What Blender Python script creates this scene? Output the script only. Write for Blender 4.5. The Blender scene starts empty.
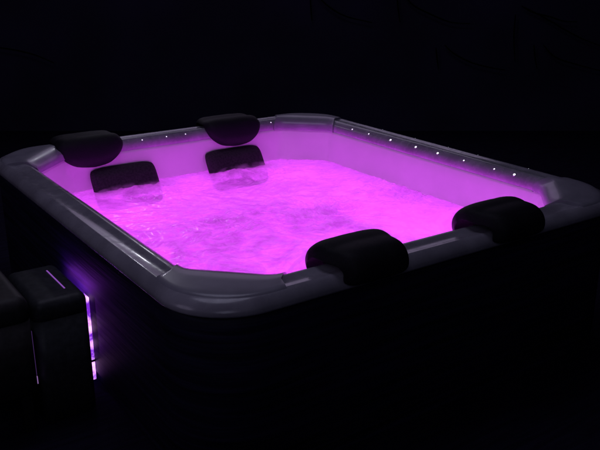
import bpy, math, random
from mathutils import Vector, noise
random.seed(4)
SC = bpy.context.scene
C = SC.collection
PI = math.pi
# ------------------------------------------------------------------ dimensions
A, B = 2.2, 2.473          # outer size of the tub
H = 0.70                   # rim height above the deck
WZ = -0.250                # water level below the rim

# ------------------------------------------------------------------ helpers
def mat(name, col, rough=.5, metal=0., spec=.5, coat=0.):
    m = bpy.data.materials.new(name); m.use_nodes = True
    p = m.node_tree.nodes['Principled BSDF']
    p.inputs['Base Color'].default_value = (*col, 1)
    p.inputs['Roughness'].default_value = rough
    p.inputs['Metallic'].default_value = metal
    p.inputs['Specular IOR Level'].default_value = spec
    p.inputs['Coat Weight'].default_value = coat
    p.inputs['Coat Roughness'].default_value = .08
    return m, m.node_tree, p
def noise_col(nt, p, scale, c1, c2, detail=5, stretch=(1, 1, 1), lo=.35, hi=.65, out='Base Color'):
    N, L = nt.nodes, nt.links
    tc = N.new('ShaderNodeTexCoord'); mp = N.new('ShaderNodeMapping'); nz = N.new('ShaderNodeTexNoise'); cr = N.new('ShaderNodeValToRGB')
    mp.inputs['Scale'].default_value = stretch
    nz.inputs['Scale'].default_value = scale; nz.inputs['Detail'].default_value = detail
    L.new(tc.outputs['Object'], mp.inputs[0]); L.new(mp.outputs[0], nz.inputs['Vector']); L.new(nz.outputs['Fac'], cr.inputs[0])
    cr.color_ramp.elements[0].position = lo; cr.color_ramp.elements[1].position = hi
    cr.color_ramp.elements[0].color = (*c1, 1); cr.color_ramp.elements[1].color = (*c2, 1)
    if out: L.new(cr.outputs[0], p.inputs[out])
    return nz, mp, cr
def bump(nt, p, src, strength, dist):
    b = nt.nodes.new('ShaderNodeBump'); b.inputs['Strength'].default_value = strength; b.inputs['Distance'].default_value = dist
    nt.links.new(src, b.inputs['Height']); nt.links.new(b.outputs[0], p.inputs['Normal']); return b
def emis(name, col, strength):
    m = bpy.data.materials.new(name); m.use_nodes = True
    nt = m.node_tree; nt.nodes.clear()
    e = nt.nodes.new('ShaderNodeEmission'); o = nt.nodes.new('ShaderNodeOutputMaterial')
    e.inputs[0].default_value = (*col, 1); e.inputs[1].default_value = strength
    nt.links.new(e.outputs[0], o.inputs[0]); return m, nt, e

def obj(name, verts, faces, m, parent=None, smooth=True, loc=None):
    me = bpy.data.meshes.new(name); me.from_pydata([tuple(v) for v in verts], [], faces); me.update()
    me.materials.append(m)
    if smooth:
        for f in me.polygons: f.use_smooth = True
    o = bpy.data.objects.new(name, me); C.objects.link(o)
    if parent: o.parent = parent
    if loc: o.location = loc
    return o
def bevel(o, w, seg=3, ang=35):
    b = o.modifiers.new('bevel', 'BEVEL'); b.width = w; b.segments = seg; b.limit_method = 'ANGLE'; b.angle_limit = math.radians(ang)
    b.harden_normals = False
    return o
def sub(o, n=1):
    s = o.modifiers.new('sub', 'SUBSURF'); s.levels = n; s.render_levels = n; return o
def fixn(o):
    import bmesh
    bm = bmesh.new(); bm.from_mesh(o.data); bmesh.ops.recalc_face_normals(bm, faces=bm.faces); bm.to_mesh(o.data); bm.free(); return o
def empty(name, loc=(0, 0, 0)):
    o = bpy.data.objects.new(name, None); C.objects.link(o); o.location = loc; o.empty_display_size = .1; return o
def tag(o, label=None, cat=None, group=None, kind=None):
    for k, v in (('label', label), ('category', cat), ('group', group), ('kind', kind)):
        if v: o[k] = v
    return o
def boxv(x0, x1, y0, y1, z0, z1):
    v = [(x, y, z) for z in (z0, z1) for y in (y0, y1) for x in (x0, x1)]
    f = [(0, 2, 3, 1), (4, 5, 7, 6), (0, 1, 5, 4), (2, 6, 7, 3), (0, 4, 6, 2), (1, 3, 7, 5)]
    return v, f
def box(name, d, m, parent=None, bv=0, seg=3):
    v, f = boxv(*d); o = obj(name, v, f, m, parent, smooth=bv > 0)
    if bv: bevel(o, bv, seg)
    return o
def tube(name, pts, r, m, parent=None, n=8):
    pts = [Vector(p) for p in pts]; v = []; f = []
    for i, p in enumerate(pts):
        t = (pts[min(i+1, len(pts)-1)] - pts[max(i-1, 0)]).normalized()
        a = t.cross(Vector((0, 0, 1)));  a = a if a.length > .01 else t.cross(Vector((1, 0, 0))); a.normalize(); b = t.cross(a)
        rr = r[i] if isinstance(r, (list, tuple)) else r
        for k in range(n): v.append(p + rr*(math.cos(2*PI*k/n)*a + math.sin(2*PI*k/n)*b))
    for i in range(len(pts)-1):
        for k in range(n): f.append((i*n+k, i*n+(k+1) % n, (i+1)*n+(k+1) % n, (i+1)*n+k))
    f.append(tuple(range(n))[::-1]); f.append(tuple(range((len(pts)-1)*n, len(pts)*n)))
    return fixn(obj(name, v, f, m, parent))
def crom(pts, n=6):
    pts = [Vector(p) for p in pts]; out = []
    for i in range(len(pts)-1):
        p0, p1, p2, p3 = pts[max(i-1, 0)], pts[i], pts[i+1], pts[min(i+2, len(pts)-1)]
        for k in range(n):
            t = k/n
            out.append(.5*((2*p1)+(p2-p0)*t+(2*p0-5*p1+4*p2-p3)*t*t+(3*p1-p0-3*p2+p3)*t**3))
    out.append(pts[-1]); return out

# ------------------------------------------------------------------ camera
F_PX, PITCH, YAW = 788.3, .33094, .96717
CAM = Vector((-.9407, -1.9086, 1.0112+H))
Fd = Vector((math.cos(YAW)*math.cos(PITCH), math.sin(YAW)*math.cos(PITCH), -math.sin(PITCH)))
Rt = Vector((math.sin(YAW), -math.cos(YAW), 0)); Up = Rt.cross(Fd)
cd = bpy.data.cameras.new('camera'); cam = bpy.data.objects.new('camera', cd); C.objects.link(cam)
cam.location = CAM; cam.rotation_euler = Fd.to_track_quat('-Z', 'Y').to_euler()
cd.sensor_width = 36; cd.lens = 36*F_PX/600; cd.clip_end = 100; cd.clip_start = .05
SC.camera = cam
SC.view_settings.view_transform = 'Standard'; SC.view_settings.look = 'None'

# ------------------------------------------------------------------ materials
acr, nt, p = mat('grey_acrylic', (.13, .13, .14), .2, coat=.3)
nz, mp, cr = noise_col(nt, p, 7, (.29, .265, .33), (.40, .37, .45), 6)
nz2, _, cr2 = noise_col(nt, p, 26, (.16,)*3, (.34,)*3, 4, out='Roughness')
bump(nt, p, nz2.outputs['Fac'], .12, .002)
capm, nt, p = mat('cap_plastic', (.26, .25, .29), .3, coat=.2)
nz, mp, cr = noise_col(nt, p, 9, (.29, .27, .34), (.37, .345, .43), 5)
bump(nt, p, nz.outputs['Fac'], .1, .003)
basin_m, nt, p = mat('pale_acrylic', (.62, .62, .63), .3, coat=.2)
nz, mp, cr = noise_col(nt, p, 5, (.89, .89, .90), (.93, .93, .93), 5)
bump(nt, p, nz.outputs['Fac'], .08, .004)
vinyl, nt, p = mat('black_vinyl', (.018, .016, .02), .62, spec=.2)
nz, mp, cr = noise_col(nt, p, 160, (.008, .007, .012), (.014, .012, .019), 3)
bump(nt, p, nz.outputs['Fac'], .25, .001)
cushm, nt, p = mat('plum_black_foam', (.045, .04, .048), .8, spec=.12)
nz, mp, cr = noise_col(nt, p, 90, (.035, .03, .038), (.06, .053, .062), 4)
bump(nt, p, nz.outputs['Fac'], .3, .001)
cab, nt, p = mat('dark_panel', (.03, .028, .034), .6, spec=.25)
nz, mp, cr = noise_col(nt, p, 4, (.006, .005, .016), (.022, .017, .06), 5, stretch=(.5, .5, 11))
bump(nt, p, nz.outputs['Fac'], .5, .008)
boxm, nt, p = mat('charcoal_resin', (.045, .047, .055), .5, spec=.4)
nz, mp, cr = noise_col(nt, p, 40, (.035, .037, .044), (.058, .06, .07), 5)
bump(nt, p, nz.outputs['Fac'], .3, .001)
boxm2, nt, p = mat('brown_black_resin', (.04, .034, .038), .55, spec=.4)
nz, mp, cr = noise_col(nt, p, 40, (.03, .026, .03), (.05, .043, .048), 5)
bump(nt, p, nz.outputs['Fac'], .3, .001)
blackp, nt, p = mat('black_plastic', (.01, .01, .011), .5)
chrome, nt, p = mat('dot_ring', (.5, .5, .52), .15, metal=1)
wallm, nt, p = mat('dark_render', (.02, .018, .035), .85)
nz, mp, cr = noise_col(nt, p, 1.3, (.016, .011, .042), (.028, .019, .07), 6)
bump(nt, p, nz.outputs['Fac'], .3, .02)
deckm, nt, p = mat('dark_deck', (.02, .02, .024), .9, spec=.1)
nz, mp, cr = noise_col(nt, p, 4, (.007, .005, .018), (.014, .010, .034), 8, stretch=(1, 12, 1))
bump(nt, p, nz.outputs['Fac'], .5, .005)
wirem, nt, p = mat('black_wire', (.002, .002, .002), .9, spec=0.)
dot_w, _, _ = emis('white_dot', (.85, .75, 1.), 1.8)
dot_w2, _, _ = emis('faint_dot', (.8, .78, 1.), .9)

# ------------------------------------------------------------------ outline rings
NC = 12
def corner_pts(s, r, ch):
    """near corner (0,0): list of (x,y), from left side (x=s) to front side (y=s);
    r blends rounded (outer) to chamfered (inner)."""
    return None
def ring(s, z):
    # outer: arc of radius R; inner: chamfer of length ch with small rounding. t goes 0..1 from outer to inner
    t = min(1, max(0, (s-.02)/.12)); R = .25
    pts = []
    ch = .225
    def cpt(k):
        u = k/(NC-1)
        # arc
        a = PI + u*PI/2
        Re = R
        ax, ay = s+Re+Re*math.cos(a), s+Re+Re*math.sin(a)
        # chamfer with rounded ends (bezier-ish: corners rounded over 0.03)
        rr = .035
        p0 = Vector((s, s+ch)); p1 = Vector((s+ch, s))
        if u < .3:
            w_ = u/.3; a0 = p0+Vector((0, rr)); b0 = p0; c0 = p0+(p1-p0).normalized()*rr
            q = (1-w_)**2*a0+2*w_*(1-w_)*b0+w_*w_*c0
        elif u > .7:
            w_ = (u-.7)/.3; a0 = p1+(p0-p1).normalized()*rr; b0 = p1; c0 = p1+Vector((rr, 0))
            q = (1-w_)**2*a0+2*w_*(1-w_)*b0+w_*w_*c0
        else:
            d = (p1-p0).normalized(); w_ = (u-.3)/.4
            q = (p0+d*rr).lerp(p1-d*rr, w_)
        return (ax*(1-t)+q.x*t, ay*(1-t)+q.y*t)
    near = [cpt(k) for k in range(NC)]
    NS = 14
    def seg(a, b):
        return [(a[0]+(b[0]-a[0])*i/NS, a[1]+(b[1]-a[1])*i/NS) for i in range(1, NS)]
    cs = [near,
          [(A-x, y) for x, y in reversed(near)],
          [(A-x, B-y) for x, y in near],
          [(x, B-y) for x, y in reversed(near)]]
    out = []
    for i in range(4):
        out += cs[i]; out += seg(cs[i][-1], cs[(i+1) % 4][0])
    return [(x, y, z+H) for x, y in out]
def loft(name, prof, m, parent, cap_end=False):
    v = []; f = []
    for s, z in prof: v += ring(s, z)
    n = len(v)//len(prof)
    for i in range(len(prof)-1):
        for k in range(n):
            f.append((i*n+k, i*n+(k+1) % n, (i+1)*n+(k+1) % n, (i+1)*n+k))
    if cap_end: f.append(tuple(range((len(prof)-1)*n, len(prof)*n)))
    return fixn(obj(name, v, f, m, parent))

# ------------------------------------------------------------------ hot tub
tub = empty('hot_tub', (0, 0, 0))
tag(tub, 'large grey rimmed hot tub glowing magenta from its lit water, dark panelled cabinet', 'hot tub')
rim_prof = [(.035, -.062), (.010, -.058), (.002, -.051), (-.001, -.044), (.003, -.031), (.012, -.018), (.023, -.008), (.034, -.002), (.044, -.002),
            (.055, -.004), (.078, -.006), (.094, -.004), (.106, 0), (.116, .002), (.126, 0), (.138, -.006), (.150, -.014), (.159, -.022), (.164, -.032), (.166, -.046), (.165, -.058), (.160, -.064)]
rim = loft('rim', rim_prof, acr, tub)
basin = loft('basin', [(.150, -.050), (.166, -.062), (.169, -.075), (.172, -.12), (.178, -.18), (.185, -.25), (.195, -.31), (.205, -.42), (.22, -.54), (.25, -.60), (.30, -.62)], basin_m, tub, cap_end=True)
# cabinet: rounded skirt standing on the deck, panels with grooves
cabinet = loft('cabinet', [(.034, -.050), (.020, -.070), (.016, -.10), (.016, -.64), (.03, -.66), (.03, -H)], cab, tub)

# raised corner caps: follow the corner, flat top, tapered ends
def corner_cap(ix, iy):
    ss = [(.026, -.014), (.032, -.001), (.042, .003), (.055, .004), (.075, .0045), (.095, .005), (.125, .006), (.145, -.001), (.160, -.012), (.170, -.030), (.172, -.058), (.150, -.068)]
    if ix or iy: ss = [(s, z*2.4 if z > 0 else z) for s, z in ss]
    v = []; f = []
    M = NC+4
    for s, z in ss:
        full = ring(s, z)
        near = [Vector(q) for q in full[:NC]]
        # extend along both sides
        e = .335 + .045*min(1, max(0, s/.14))
        y_end = e if e > near[0].y else near[0].y+.01
        left = [Vector((near[0].x, y_end, near[0].z)), Vector((near[0].x, near[0].y+(y_end-near[0].y)*.5, near[0].z))]
        right = [Vector((near[-1].x+(y_end-near[-1].x)*.5, near[-1].y, near[-1].z)), Vector((y_end, near[-1].y, near[-1].z))]
        v += left+near+right
    n = M
    m_ = len(ss)
    for i in range(m_-1):
        for k in range(n-1): f.append((i*n+k, i*n+k+1, (i+1)*n+k+1, (i+1)*n+k))
    # end faces down to the rim: sunk copies of the first and last columns
    for col in (0, n-1):
        base = len(v)
        for i in range(m_): q = v[i*n+col]; v.append(Vector((q.x, q.y, q.z-(.02 if i < m_-4 else .005))))
        for i in range(m_-1): f.append((i*n+col, (i+1)*n+col, base+i+1, base+i))
    vv = [(A-q.x if ix else q.x, B-q.y if iy else q.y, q.z) for q in v]
    o = fixn(obj('corner_cap', vv, f, capm, rim)); bevel(o, .004, 2, 50)
    return o
for ix, iy in ((0, 0), (1, 0), (1, 1), (0, 1)): corner_cap(ix, iy)

# small emissive dots along the rim, each in a metal ring
def rim_dot(loc, nrm, r, m):
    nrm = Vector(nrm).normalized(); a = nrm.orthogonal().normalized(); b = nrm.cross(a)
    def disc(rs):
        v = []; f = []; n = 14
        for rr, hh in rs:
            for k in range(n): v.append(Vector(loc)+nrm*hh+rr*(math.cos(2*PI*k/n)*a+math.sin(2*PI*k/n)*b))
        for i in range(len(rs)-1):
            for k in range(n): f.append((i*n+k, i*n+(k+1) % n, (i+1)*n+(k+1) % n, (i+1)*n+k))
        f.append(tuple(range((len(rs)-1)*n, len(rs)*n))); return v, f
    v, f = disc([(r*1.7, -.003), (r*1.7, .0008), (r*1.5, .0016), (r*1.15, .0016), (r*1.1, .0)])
    bz = fixn(obj('rim_dot', v, f, chrome, rim))
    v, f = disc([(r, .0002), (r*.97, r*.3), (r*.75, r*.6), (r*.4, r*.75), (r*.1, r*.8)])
    fixn(obj('lens', v, f, m, bz))  # emissive dome of the dot
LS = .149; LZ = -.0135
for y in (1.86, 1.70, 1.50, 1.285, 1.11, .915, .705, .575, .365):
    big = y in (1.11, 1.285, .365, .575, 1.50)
    rim_dot((A-LS, y, H+LZ), (-.55, 0, .83), .0062 if big else .0044, dot_w)
for y in (1.70, 1.41, 1.14, .92, .58): rim_dot((A-.040, y, H-.0015), (0, 0, 1), .0024, dot_w2)
for x in (.86, 1.015, 1.14, 1.75): rim_dot((x, B-LS, H+LZ), (0, -.55, .83), .0036, dot_w)
rim_dot((.067, 1.61, H-.0082), (0, 0, 1), .0034, dot_w)
rim_dot((1.87, .078, H-.0095), (0, 0, 1), .0034, dot_w)

# back cushions on the far wall, half under the water
def back_cushion(cx):
    v = []; f = []; NX, NZ = 18, 12; W2, z0, z1 = .200, -.36, -.130
    for side in (0, 1):
        for j in range(NZ+1):
            for i in range(NX+1):
                u = -1+2*i/NX; w_ = -1+2*j/NZ
                # squircle mapping of a rounded rectangle
                x = cx + W2*u*(1-.06*(abs(w_)**6)); z = (z0+z1)/2+(z1-z0)/2*w_*(1-.14*(abs(u)**6))
                puff = .050*((1-abs(u)**5)*(1-abs(w_)**5))**.5+.004
                yw = B-.182-.60*max(0, -z-.15)
                v.append((x, yw-.001 - (puff if side else -.01), z+H))
    n = (NX+1); m_ = n*(NZ+1)
    for j in range(NZ):
        for i in range(NX):
            a = j*n+i; f.append((a, a+1, a+n+1, a+n)); f.append((m_+a, m_+a+n, m_+a+n+1, m_+a+1))
    edge = [i for i in range(n)]+[j*n+NX for j in range(1, NZ+1)]+[NZ*n+i for i in range(NX-1, -1, -1)]+[j*n for j in range(NZ-1, 0, -1)]
    for a, b in zip(edge, edge[1:]+edge[:1]): f.append((a, b, m_+b, m_+a))
    return sub(fixn(obj('back_cushion', v, f, cushm, tub)), 1)
back_cushion(.712); back_cushion(1.440)

# headrest pillows draped over the rim (things of their own)
path = crom([(-.006, -.048, 0), (-.010, -.026, 0), (-.006, .002, 0), (.02, .014, 0), (.07, .013, 0), (.12, .015, 0), (.15, -.006, 0), (.166, -.04, 0), (.176, -.08, 0), (.182, -.122, 0)], 4)
def headrest(cx, far, label, seed, wi=.168, wo=.138, drop=1.):
    n = 22; v = []; f = []; NP = len(path)
    def hw(t):
        if t < .35: return wo*(.80+.20*min(1, (t/.10))**.5) + (.0 if t < .2 else (wi-wo)*.35*((t-.2)/.15))
        if t < .62: return wo+(wi-wo)*(.35+.65*(math.sin((t-.35)/.27*PI/2)))
        w_ = (t-.62)/.38; return wi*max(.0, 1-w_**2.3)**.5 + .004
    for side in (0, 1):
        for j in range(NP):
            t = j/(NP-1)
            a, b = path[max(j-1, 0)], path[min(j+1, NP-1)]
            d = (b-a).normalized(); nn = Vector((-d.y, d.x))   # outwards from the rim surface
            for i in range(n+1):
                u = -1+2*i/n
                e = math.sin(min(1, t/.14)*PI/2)*math.sin(min(1, (1-t)/.16)*PI/2)
                puff = (.046 if far else .057)*max(0, 1-abs(u)**5)**.5*(.35+.65*e)*(1 if t > .2 else .65+.35*t/.2)*(1-(.45 if far else .1)*math.exp(-((t-.42)/.2)**2))+.002
                puff += .002*noise.noise(Vector((u*3+seed, t*4, seed)))
                off = puff if side else 0
                P = path[j]+Vector((nn.x, nn.y, 0))*off
                x = u*hw(t); s, z = P.x, P.y
                y = s if not far else B-s
                v.append((x, y-(B-.07 if far else .07), z))
    N1 = n+1; m_ = N1*NP
    for j in range(NP-1):
        for i in range(n):
            a = j*N1+i; f.append((a, a+1, a+N1+1, a+N1)); f.append((m_+a, m_+a+N1, m_+a+N1+1, m_+a+1))
    edge = [i for i in range(N1)]+[j*N1+n for j in range(1, NP)]+[(NP-1)*N1+i for i in range(n-1, -1, -1)]+[j*N1 for j in range(NP-2, 0, -1)]
    for a, b in zip(edge, edge[1:]+edge[:1]): f.append((a, b, m_+b, m_+a))
    o = sub(fixn(obj('headrest_pillow', v, f, vinyl, None, loc=(cx, B-.07 if far else .078, H if far else H+.014))), 1)
    tag(o, label, 'pillow', 'black headrest pillows draped over the hot tub rim')
    return o
headrest(.545, True, 'black headrest pillow on the far rim, beside the left corner cap of the tub', 1, wi=.192, wo=.178)
headrest(1.470, True, 'smallest looking black headrest pillow, on the far rim nearest the back corner of the tub', 2, wi=.192, wo=.178)
headrest(.685, False, 'black headrest pillow over the near rim, nearest the rounded front corner', 3)
headrest(1.40, False, 'black headrest pillow over the near rim, beside the right hand corner of the tub', 4)

# ------------------------------------------------------------------ water
def wbound(x, y, s=.181, ch=.225):
    x = min(max(x, s), A-s); y = min(max(y, s), B-s)
    for sx, sy in ((0, 0), (1, 0), (1, 1), (0, 1)):
        xx = (A-x if sx else x)-s; yy = (B-y if sy else y)-s
        d = ch-(xx+yy)
        if d > 0:
            xx += d/2; yy += d/2
            x = A-s-xx if sx else s+xx; y = B-s-yy if sy else s+yy
    return x, y
def wh(x, y):
    P = Vector((x, y, 0))
    wx = P+Vector((noise.noise(P*2.2), noise.noise(P*2.2+Vector((7, 3, 1))), 0))*.22
    # churn near the far wall under the cushions and along a band through the middle
    c1 = math.exp(-((y-2.08)/.20)**2)*(math.exp(-((x-.72)/.30)**2)+math.exp(-((x-1.42)/.28)**2))
    band = math.exp(-((y-1.25-.12*noise.noise(P*1.7))/.20)**2)*min(1, max(0, (x-.35)/.4))
    amp = .003+.008*c1+.009*band+.004*math.exp(-((x-.45)/.25)**2-((y-1.55)/.4)**2)
    h = 0; a = 1; fr = 9.
    for o in range(5):
        h += a*(.9-2.4*abs(noise.noise(wx*fr+Vector((o*9, 0, 0))))) ; a *= .52; fr *= 1.95
    swell = .004*noise.noise(P*3.1)
    # froth heaped against the cushions
    heap = .026*max(0, noise.noise(P*5+Vector((2, 5, 0)))+.42)*math.exp(-((y-2.13)/.06)**2)*(math.exp(-((x-.72)/.20)**4)+math.exp(-((x-1.44)/.20)**4))
    return amp*(h-.6)+swell+heap
NXW, NYW = 230, 260
v = []; f = []
for j in range(NYW+1):
    for i in range(NXW+1):
        x, y = wbound(.181+(A-.362)*i/NXW, .181+(B-.362)*j/NYW)
        v.append((x, y, H+WZ+wh(x, y)))
for j in range(NYW):
    for i in range(NXW):
        a = j*(NXW+1)+i; f.append((a, a+1, a+NXW+2, a+NXW+1))
wm = bpy.data.materials.new('frothy_water'); wm.use_nodes = True
nt = wm.node_tree; nt.nodes.clear(); N, L = nt.nodes, nt.links
out = N.new('ShaderNodeOutputMaterial'); tr = N.new('ShaderNodeBsdfTranslucent'); di = N.new('ShaderNodeBsdfDiffuse'); gl = N.new('ShaderNodeBsdfGlossy'); tp = N.new('ShaderNodeBsdfTransparent')
m1 = N.new('ShaderNodeMixShader'); m2 = N.new('ShaderNodeMixShader'); m3 = N.new('ShaderNodeMixShader'); fr = N.new('ShaderNodeFresnel')
tc = N.new('ShaderNodeTexCoord'); n1 = N.new('ShaderNodeTexNoise'); n2 = N.new('ShaderNodeTexNoise'); cr = N.new('ShaderNodeValToRGB'); mx = N.new('ShaderNodeMath'); bp = N.new('ShaderNodeBump')
n1.inputs['Scale'].default_value = 4.5; n1.inputs['Detail'].default_value = 9; n1.inputs['Roughness'].default_value = .62; n1.inputs['Distortion'].default_value = 1.2
n2.inputs['Scale'].default_value = 60; n2.inputs['Detail'].default_value = 5
L.new(tc.outputs['Object'], n1.inputs['Vector']); L.new(tc.outputs['Object'], n2.inputs['Vector'])
cr.color_ramp.elements[0].position = .33; cr.color_ramp.elements[1].position = .62
cr.color_ramp.elements[0].color = (.20, .19, .205, 1); cr.color_ramp.elements[1].color = (.355, .35, .35, 1)
vo = N.new('ShaderNodeTexVoronoi'); vo.inputs['Scale'].default_value = 38; wp = N.new('ShaderNodeVectorMath'); wp.operation = 'MULTIPLY_ADD'; wp.inputs[1].default_value = (.16,)*3
L.new(n1.outputs['Color'], wp.inputs[0]); L.new(tc.outputs['Object'], wp.inputs[2]); L.new(wp.outputs[0], vo.inputs['Vector'])
ad = N.new('ShaderNodeMath'); ad.operation = 'MULTIPLY_ADD'; ad.inputs[1].default_value = -.07; L.new(vo.outputs['Distance'], ad.inputs[0]); L.new(n1.outputs['Fac'], ad.inputs[2])
ae = N.new('ShaderNodeMath'); ae.operation = 'MULTIPLY_ADD'; ae.inputs[1].default_value = .07; L.new(n2.outputs['Fac'], ae.inputs[0]); L.new(ad.outputs[0], ae.inputs[2]); L.new(ae.outputs[0], cr.inputs[0]); L.new(cr.outputs[0], tr.inputs[0]); L.new(cr.outputs[0], di.inputs[0])
bp.inputs['Strength'].default_value = .22; bp.inputs['Distance'].default_value = .005; L.new(n2.outputs['Fac'], bp.inputs['Height'])
fr.inputs['IOR'].default_value = 1.33; gl.inputs['Roughness'].default_value = .07
for b_ in (tr, di, gl, fr): L.new(bp.outputs[0], b_.inputs['Normal'])
m1.inputs[0].default_value = .30; L.new(tr.outputs[0], m1.inputs[1]); L.new(di.outputs[0], m1.inputs[2])
cr2 = N.new('ShaderNodeValToRGB'); cr2.color_ramp.elements[0].position = .34; cr2.color_ramp.elements[1].position = .6
cr2.color_ramp.elements[0].color = (.22,)*3+(1,); cr2.color_ramp.elements[1].color = (.09,)*3+(1,); L.new(n1.outputs['Fac'], cr2.inputs[0]); L.new(cr2.outputs[0], m3.inputs[0]); L.new(m1.outputs[0], m3.inputs[1]); L.new(tp.outputs[0], m3.inputs[2])
mx.operation = 'MULTIPLY'; mx.inputs[1].default_value = .8; L.new(fr.outputs[0], mx.inputs[0])
L.new(mx.outputs[0], m2.inputs[0]); L.new(m3.outputs[0], m2.inputs[1]); L.new(gl.outputs[0], m2.inputs[2])
L.new(m2.outputs[0], out.inputs[0])
tag(obj('water', v, f, wm), kind='structure')

# thin mist of spray where the jets break against the cushions
v = []; f = []
for cx in (.73, 1.45):
    b0 = len(v); nu, nv = 20, 10
    for j in range(nv+1):
        for i in range(nu):
            a = 2*PI*i/nu; e = -PI/2+PI*j/nv
            v.append((cx+.27*math.cos(e)*math.cos(a), 2.10+.085*math.cos(e)*math.sin(a), H+WZ+.018+.042*math.sin(e)))
    for j in range(nv):
        for i in range(nu): f.append((b0+j*nu+i, b0+j*nu+(i+1) % nu, b0+(j+1)*nu+(i+1) % nu, b0+(j+1)*nu+i))
mm = bpy.data.materials.new('spray_mist'); mm.use_nodes = True; nt = mm.node_tree; nt.nodes.clear(); N, L = nt.nodes, nt.links
out = N.new('ShaderNodeOutputMaterial'); pv = N.new('ShaderNodeVolumePrincipled'); pv.inputs['Color'].default_value = (.97, .97, .97, 1)
tc = N.new('ShaderNodeTexCoord'); nz = N.new('ShaderNodeTexNoise'); nz.inputs['Scale'].default_value = 13; nz.inputs['Detail'].default_value = 3
mr = N.new('ShaderNodeMapRange'); mr.inputs['From Min'].default_value = .42; mr.inputs['From Max'].default_value = .68; mr.inputs['To Max'].default_value = 13
L.new(tc.outputs['Object'], nz.inputs['Vector']); L.new(nz.outputs['Fac'], mr.inputs['Value'])
sx = N.new('ShaderNodeSeparateXYZ'); L.new(tc.outputs['Object'], sx.inputs[0])
fz = N.new('ShaderNodeMapRange'); fz.inputs['From Min'].default_value = H+WZ+.055; fz.inputs['From Max'].default_value = H+WZ
L.new(sx.outputs['Z'], fz.inputs['Value']); mu = N.new('ShaderNodeMath'); mu.operation = 'MULTIPLY'
L.new(mr.outputs[0], mu.inputs[0]); L.new(fz.outputs[0], mu.inputs[1]); L.new(mu.outputs[0], pv.inputs['Density']); L.new(pv.outputs[0], out.inputs['Volume'])
tag(obj('mist', v, f, mm), kind='stuff')
# underwater lamps (fittings on the basin floor and walls, with the light they give)
MAG = (.76, .066, 1.0)
led_m, _, _ = emis('magenta_lens', MAG, 6)
def fitting(x, y, z, nx, ny):
    n = 20; v = []; f = []; nn = Vector((nx, ny, 0)); a = Vector((-ny, nx, 0)); b = Vector((0, 0, 1))
    rs = [(.055, 0), (.055, .006), (.045, .012), (.03, .018), (.01, .021)]
    for rr, hh in rs:
        for k in range(n): v.append(Vector((x, y, H+z))+nn*hh+rr*(math.cos(2*PI*k/n)*a+math.sin(2*PI*k/n)*b))
    for i in range(len(rs)-1):
        for k in range(n): f.append((i*n+k, i*n+(k+1) % n, (i+1)*n+(k+1) % n, (i+1)*n+k))
    f.append(tuple(range((len(rs)-1)*n, len(rs)*n)))
    fixn(obj('underwater_light', v, f, led_m, tub))
fitting(.212, .85, -.44, 1, 0); fitting(.212, 1.62, -.44, 1, 0); fitting(.75, .212, -.44, 0, 1); fitting(1.45, .212, -.44, 0, 1)
GLOW = 1.12
for x, y, sx, sy, pw in ((1.1, B/2-.15, 1.1, 1.3, 20), (.40, B/2, .22, 1.9, 10.5), (1.8, B/2, .22, 1.9, 12), (1.1, .42, 1.2, .22, 9), (1.1, 2.05, 1.2, .22, 9)):
    ld = bpy.data.lights.new('tub_glow', 'AREA'); ld.shape = 'RECTANGLE'; ld.size = sx; ld.size_y = sy; ld.energy = pw*GLOW; ld.color = MAG
    l = bpy.data.objects.new('tub_glow', ld); C.objects.link(l); l.location = (x, y, H-.56); l.rotation_euler = (PI, 0, 0)
# ------------------------------------------------------------------ light bar on the cabinet beside the boxes
PUR = (.42, .06, 1.)
def strip_mat(name, s):
    m, nt, e = emis(name, PUR, s)
    N, L = nt.nodes, nt.links
    tc = N.new('ShaderNodeTexCoord'); nz = N.new('ShaderNodeTexNoise'); cr = N.new('ShaderNodeValToRGB')
    nz.inputs['Scale'].default_value = 22; nz.inputs['Detail'].default_value = 6
    L.new(tc.outputs['Object'], nz.inputs['Vector']); L.new(nz.outputs['Fac'], cr.inputs[0])
    cr.color_ramp.elements[0].position = .42; cr.color_ramp.elements[1].position = .66
    cr.color_ramp.elements[0].color = (.10, .01, .32, 1); cr.color_ramp.elements[1].color = (.8, .35, 1, 1)
    L.new(cr.outputs[0], e.inputs[0]); return m
bar_m = strip_mat('purple_light_bar', 2.2)
slot_m, _, _ = emis('purple_slot', (.42, .13, .75), .55)
dim_m, _, _ = emis('purple_gap_leak', (.20, .08, .40), .2)
bar = box('light_bar', (-.004, .014, .978, 1.035, H-.675, H-.30), bar_m, tub, .004)
for nm, y, z, sy, sz, pw in (('gap_lamp', 1.08, -.45, .012, .36, .34), ('gap_lamp', 1.12, -.275, .28, .012, .24)):
    ld = bpy.data.lights.new(nm, 'AREA'); ld.shape = 'RECTANGLE'; ld.size = sz; ld.size_y = sy; ld.energy = pw; ld.color = PUR
    l = bpy.data.objects.new(nm, ld); C.objects.link(l); l.location = (-.034, y, H+z); l.rotation_euler = (0, -PI/2, 0)
for z in (-.585,): box('clip', (-.008, .015, .972, 1.041, H+z-.004, H+z+.004), blackp, bar, .002)

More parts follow.
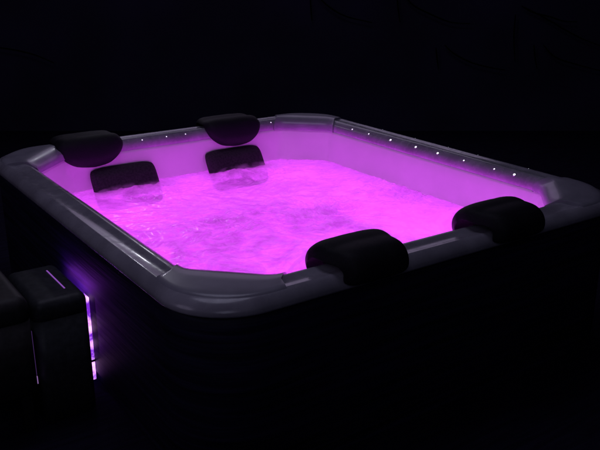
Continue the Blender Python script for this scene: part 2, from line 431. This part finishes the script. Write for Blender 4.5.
# ------------------------------------------------------------------ the two dark boxes at the left
b1 = empty('storage_box', (-.155, .99, 0))
tag(b1, 'dark rounded box tight against the tub cabinet, thin purple lit slot in its top', 'box', None)
def part(name, d, m, par, bv, seg=4, top=None):
    """a box whose upright (and, with top, upper) edges are rounded"""
    o = box(name, d, m, par, bv, seg); L0 = par.location if par.type == 'EMPTY' else Vector((0, 0, 0))
    if top is not None:
        at = o.data.attributes.new('bevel_weight_edge', 'FLOAT', 'EDGE')
        for e in o.data.edges:
            a, b = (o.data.vertices[k].co for k in e.vertices)
            up = abs(a.z-b.z) > 1e-4; hi = min(a.z, b.z) > d[4]+1e-4
            at.data[e.index].value = 1. if up or (top and hi) else 0.
        o.modifiers['bevel'].limit_method = 'WEIGHT'
    for q in o.data.vertices: q.co -= L0
    return o
body1 = part('body', (-.258, -.052, .79, 1.17, .012, H-.270), boxm, b1, .034, 6, False)
lid1 = part('lid', (-.258, -.052, .79, 1.17, H-.269, H-.193), boxm, b1, .034, 6, True)
slot = part('light_slot', (-.1135, -.1085, .875, 1.09, H-.196, H-.1915), slot_m, b1, 0)
b2 = empty('storage_box', (-.45, 1.05, 0))
tag(b2, 'dark rounded box at the left edge of the view, raised off the deck', 'box', None)
body2 = part('body', (-.62, -.278, .735, 1.36, H-.513, H-.228), boxm2, b2, .045, 6, False)
lid2 = part('lid', (-.62, -.278, .735, 1.36, H-.225, H-.135), boxm2, b2, .045, 6, True)
for x in (-.58, -.32):
    for y in (.80, 1.30): part('foot', (x-.02, x+.02, y-.02, y+.02, .0, H-.515), blackp, b2, .004)
leak = part('leak_glow', (-.2775, -.2740, .782, .788, H-.47, H-.29), dim_m, b2, 0)  # light leaking between the boxes, put in as a dim emissive sliver
end_m, _, _ = emis('purple_leak_end', (.42, .22, .62), .5)
part('leak_glow', (-.2775, -.2735, .778, .786, H-.505, H-.475), end_m, b2, 0)  # brighter lower end of the same leaked light, also emissive

# ------------------------------------------------------------------ setting
def grid_plane(name, x0, x1, y0, y1, z, m, n=8):
    v = [(x0+(x1-x0)*i/n, y0+(y1-y0)*j/n, z) for j in range(n+1) for i in range(n+1)]
    f = [(j*(n+1)+i, j*(n+1)+i+1, (j+1)*(n+1)+i+1, (j+1)*(n+1)+i) for j in range(n) for i in range(n)]
    return obj(name, v, f, m, smooth=False)
tag(grid_plane('ground', -9, 12, -9, 12, 0, deckm), kind='structure')
hd = Vector((math.cos(YAW), math.sin(YAW), 0))
WC = Vector((A/2, B/2, 0))+hd*4.2
wv, wf = boxv(-9, 9, 0, .2, 0, 5)
wl = obj('dark_wall', [WC+Rt*x+hd*y+Vector((0, 0, z)) for x, y, z in wv], wf, wallm, smooth=False); fixn(wl)
tag(wl, 'plain dark wall rising behind the hot tub in the night', 'wall')
def onwall(px, py, d=.06):
    r = Fd+Rt*((px-300)/F_PX)+Up*((225-py)/F_PX)
    t = (WC-hd*d-CAM).dot(hd)/r.dot(hd); return CAM+r*t
wires = [
    ([(521.7, 6), (533, 12.5), (550, 16.7), (563, 21), (577, 21.7)], 'short thin black wire sagging right near the top right corner, ending beside a longer one', 'wire'),
    ([(521.7, 6), (545, 18), (567, 31), (585, 40), (604, 47)], 'longest thin black wire running down to the right edge from near the top right corner', 'wire'),
    ([(515.5, 14.5), (514, 37), (515, 61)], 'longest upright black stick, left of the wires near the top right corner', 'stick'),
    ([(534, 45), (535, 57), (537, 69)], 'short upright black stick below the longest wire at the right of the view', 'stick'),
    ([(543.5, 45), (555, 57), (575, 64), (602, 71)], 'thin black wire curving to the right edge, lowest at the right of the view', 'wire'),
    ([(316, -6), (328, 6), (345, 16), (372, 22.5)], 'thin black wire sagging down from the top edge, above the back corner of the tub', 'wire'),
    ([(310, -6), (311, 10), (312, 21)], 'upright black stick at the top edge, above the back corner of the tub', 'stick'),
    ([(404, -6), (413, 5), (430, 14), (450, 22), (470, 23.5)], 'thin black wire sagging from the top edge, right of the picture centre', 'wire'),
    ([(397, -6), (398, 8), (400, 22)], 'upright black stick at the top edge, right of the picture centre', 'stick'),
    ([(436, 48), (437, 58), (438.5, 69)], 'short upright black stick halfway down the dark wall above the right rim', 'stick'),
    ([(445, 45), (453, 53), (470, 62), (488, 67), (505, 70)], 'thin black wire curving halfway down the dark wall above the right rim', 'wire'),
    ([(-5, 47), (15, 50), (35, 55), (54, 63)], 'thin black wire entering from the left edge high above the tub', 'wire'),
]
for pts, lab, k in wires:
    pp = crom([onwall(*q) for q in pts], 5); n = len(pp)
    r = [.007*(.55+.45*math.sin(PI*min(1, (i+1)/n*1.1))) for i in range(n)]
    o = tube('hanging_wire' if k == 'wire' else 'wall_stick', pp, r, wirem)
    tag(o, lab, k, 'black wires and sticks against the dark wall')

# ------------------------------------------------------------------ light
w = bpy.data.worlds.new('World'); SC.world = w; w.use_nodes = True
bg = w.node_tree.nodes['Background']; bg.inputs[0].default_value = (.25, .28, .6, 1); bg.inputs[1].default_value = .0045
def area(name, loc, to, size, pw, col):
    ld = bpy.data.lights.new(name, 'AREA'); ld.shape = 'DISK'; ld.size = size; ld.energy = pw; ld.color = col
    l = bpy.data.objects.new(name, ld); C.objects.link(l); l.location = loc
    l.rotation_euler = (Vector(to)-Vector(loc)).to_track_quat('-Z', 'Y').to_euler(); return l
area('soft_lamp', (.6, 1.6, 4.6), (.8, 1.0, .6), 2.2, 14, (.72, .70, 1.))
l = area('far_fill', (3.0, 4.1, 1.95), (1.6, 1.9, .7), 1, 5.5, (.78, .62, 1.)); l.data.shape = 'RECTANGLE'; l.data.size = 3.6; l.data.size_y = .9  # added unseen panel, lays a grazing sheen on the far rim
area('front_fill', (-2.0, -3.2, 3.2), (1, .6, .6), 2.4, 8, (.68, .68, 1.))  # added fill from the camera side, lifts the near lip
area('left_fill', (-3.4, .9, 2.7), (1.6, 1.2, .7), 1.8, 6, (.76, .66, 1.))  # added out of view to brighten the left rim and far inner slope
area('small_lamp', (1.57, 4.2, 2.22), (.066, .545, .7), .13, 1.6, (.85, .85, 1.))
SC.render.engine = 'CYCLES'
SC.cycles.use_denoising = True
SC.cycles.max_bounces = 10; SC.cycles.volume_bounces = 4
SC.cycles.transparent_max_bounces = 12
SC.cycles.sample_clamp_indirect = 4
SC.cycles.caustics_reflective = False; SC.cycles.caustics_refractive = False
